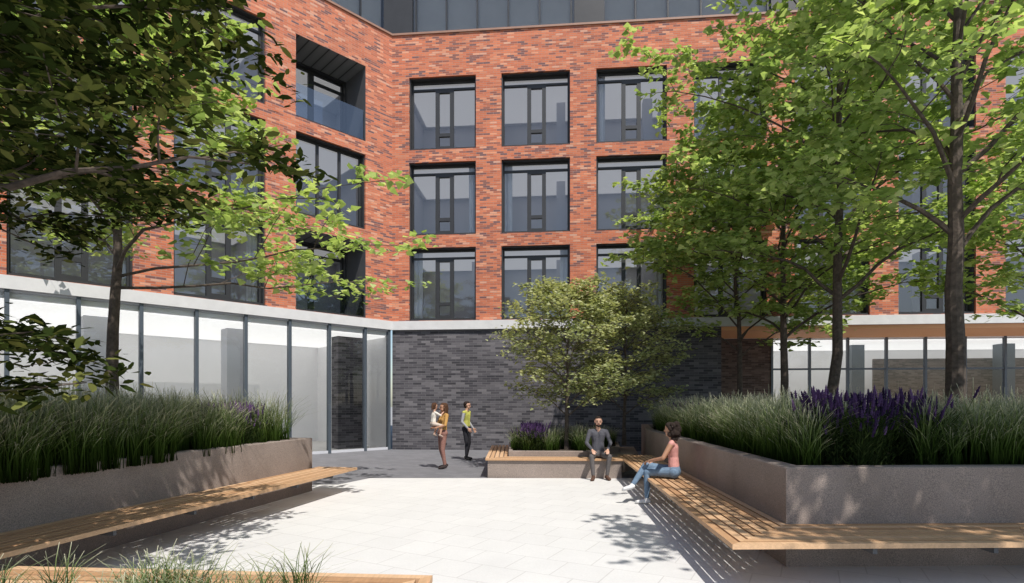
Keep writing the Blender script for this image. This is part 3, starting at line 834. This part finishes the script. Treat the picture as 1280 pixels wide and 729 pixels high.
# seated woman
f = Fig([M_skin2, M_haird, M_eye, M_lip, cloth("pink_top", (.60,.29,.26)), cloth("blue_jeans", (.15,.22,.31)), M_white])
J = dict(hipL=(-.09,0,.56), hipR=(.09,0,.56), neck=(0,.03,1.08), head=(0,.06,1.22), shL=(-.165,.03,1.03), shR=(.165,.03,1.03),
         elL=(-.26,.15,.80), elR=(.24,.14,.80), wrL=(-.13,.38,.74), wrR=(.08,.36,.71),
         knL=(-.06,.43,.54), knR=(.02,.47,.64), anL=(-.09,.43,.095), anR=(-.16,.66,.32), toeL=(-.10,.60,.035), toeR=(-.21,.80,.25))
body(f, J, dict(skin=0, top=4, uarm=0, farm=0, leg=5, shoe=6), 1., True)
head(f, (0,.06,1.25), (.1,1,0), (0,-.05,1), 0, 1, 2, 3, hair='curly')
hand(f, (-.13,.38,.74), (.6,.8,-.35), (0,-.2,-1), (1,0,0), 0, .92, .35); hand(f, (.08,.36,.71), (-.4,1,-.15), (0,-.2,-1), (-1,0,0), 0, .92, .3)
e = empty("seated_woman", (2.68, 9.25, 0)); bake("body", f, e, (0,0,0), R(68))

# standing man
f = Fig([M_skin, M_haird, M_eye, M_lip, cloth("yellow_green_vest", (.42,.42,.10)), cloth("black_trousers", (.022,.022,.027)), cloth("black_shoes", (.02,.02,.02)), cloth("grey_sleeve", (.32,.32,.34))])
J = dict(hipL=(-.09,0,.93), hipR=(.09,0,.93), neck=(0,0,1.47), head=(0,.02,1.6), shL=(-.185,0,1.42), shR=(.185,0,1.42),
         elL=(-.25,-.05,1.14), elR=(.25,-.03,1.14), wrL=(-.23,.12,.93), wrR=(.2,.14,.95),
         knL=(-.11,.03,.5), knR=(.12,.06,.5), anL=(-.13,-.06,.095), anR=(.14,.06,.095), toeL=(-.15,.1,.035), toeR=(.18,.22,.035))
body(f, J, dict(skin=0, top=4, uarm=7, farm=7, leg=5, shoe=6))
head(f, (0,.025,1.625), (-.4,1,-.05), (0,0,1), 0, 1, 2, 3)
hand(f, (-.23,.12,.93), (.1,.6,-.8), (1,0,0), (0,1,.3), 0, 1, .4); hand(f, (.2,.14,.95), (-.1,.6,-.8), (-1,0,0), (0,1,.3), 0, 1, .4)
e = empty("standing_man", (-1.36, 16.75, .004)); bake("body", f, e, (0,0,0), R(-110))

# standing woman with a child on her arm
f = Fig([M_skin2, M_hairb, M_eye, M_lip, cloth("mustard_top", (.42,.24,.08)), cloth("rose_trousers", (.27,.14,.115)), cloth("dark_shoes", (.04,.03,.03))])
J = dict(hipL=(-.09,0,.92), hipR=(.09,0,.92), neck=(0,-.05,1.43), head=(0,-.04,1.55), shL=(-.165,-.05,1.38), shR=(.165,-.05,1.38),
         elL=(-.26,.03,1.13), elR=(.26,.03,1.12), wrL=(-.13,.25,1.06), wrR=(.13,.26,1.04),
         knL=(-.1,.04,.49), knR=(.1,.0,.49), anL=(-.11,-.02,.095), anR=(.11,-.13,.095), toeL=(-.13,.14,.035), toeR=(.13,.02,.035))
body(f, J, dict(skin=0, top=4, uarm=4, farm=0, leg=5, shoe=6), 1., True)
head(f, (0,-.03,1.575), (.25,1,.0), (0,-.05,1), 0, 1, 2, 3, hair='long')
hand(f, (-.13,.25,1.06), (1,.35,0), (0,0,1), (0,-.5,1), 0, .92, .4); hand(f, (.13,.26,1.04), (-1,.3,0), (0,0,1), (0,-.5,1), 0, .92, .4)
e = empty("standing_woman", (-1.80, 14.5, .004)); bake("body", f, e, (0,0,0), R(120))
K = .6
def sc(d): return {a: tuple(np.array(v)*K) for a, v in d.items()}
f = Fig([M_skin, M_hairb, M_eye, M_lip, cloth("cream_shirt", (.66,.62,.56)), cloth("cream_shorts", (.5,.42,.36)), cloth("child_shoes", (.4,.3,.25))])
J = sc(dict(hipL=(-.1,0,0), hipR=(.1,0,0), neck=(0,.06,.52), head=(0,.07,.66), shL=(-.16,.06,.47), shR=(.16,.06,.47),
         elL=(-.25,.24,.36), elR=(.25,.24,.36), wrL=(-.14,.42,.5), wrR=(.14,.42,.5),
         knL=(-.3,.28,-.08), knR=(.3,.28,-.08), anL=(-.3,.18,-.46), anR=(.3,.2,-.46), toeL=(-.32,.28,-.54), toeR=(.32,.3,-.54)))
body(f, J, dict(skin=0, top=4, uarm=4, farm=0, leg=5, calf=0, ankle=0, shoe=6), K)
head(f, (0,.045,.44), (-.5,1,.0), (0,0,1), 0, 1, 2, 3, hair='pony', k=.8)
hand(f, J['wrL'], (.5,1,0), (0,0,-1), (1,0,0), 0, .6, .3); hand(f, J['wrR'], (-.5,1,0), (0,0,-1), (-1,0,0), 0, .6, .3)
e = empty("held_child", (-1.80-.225, 14.5-.125, 1.17)); bake("body", f, e, (0,0,0), R(-60), .007)
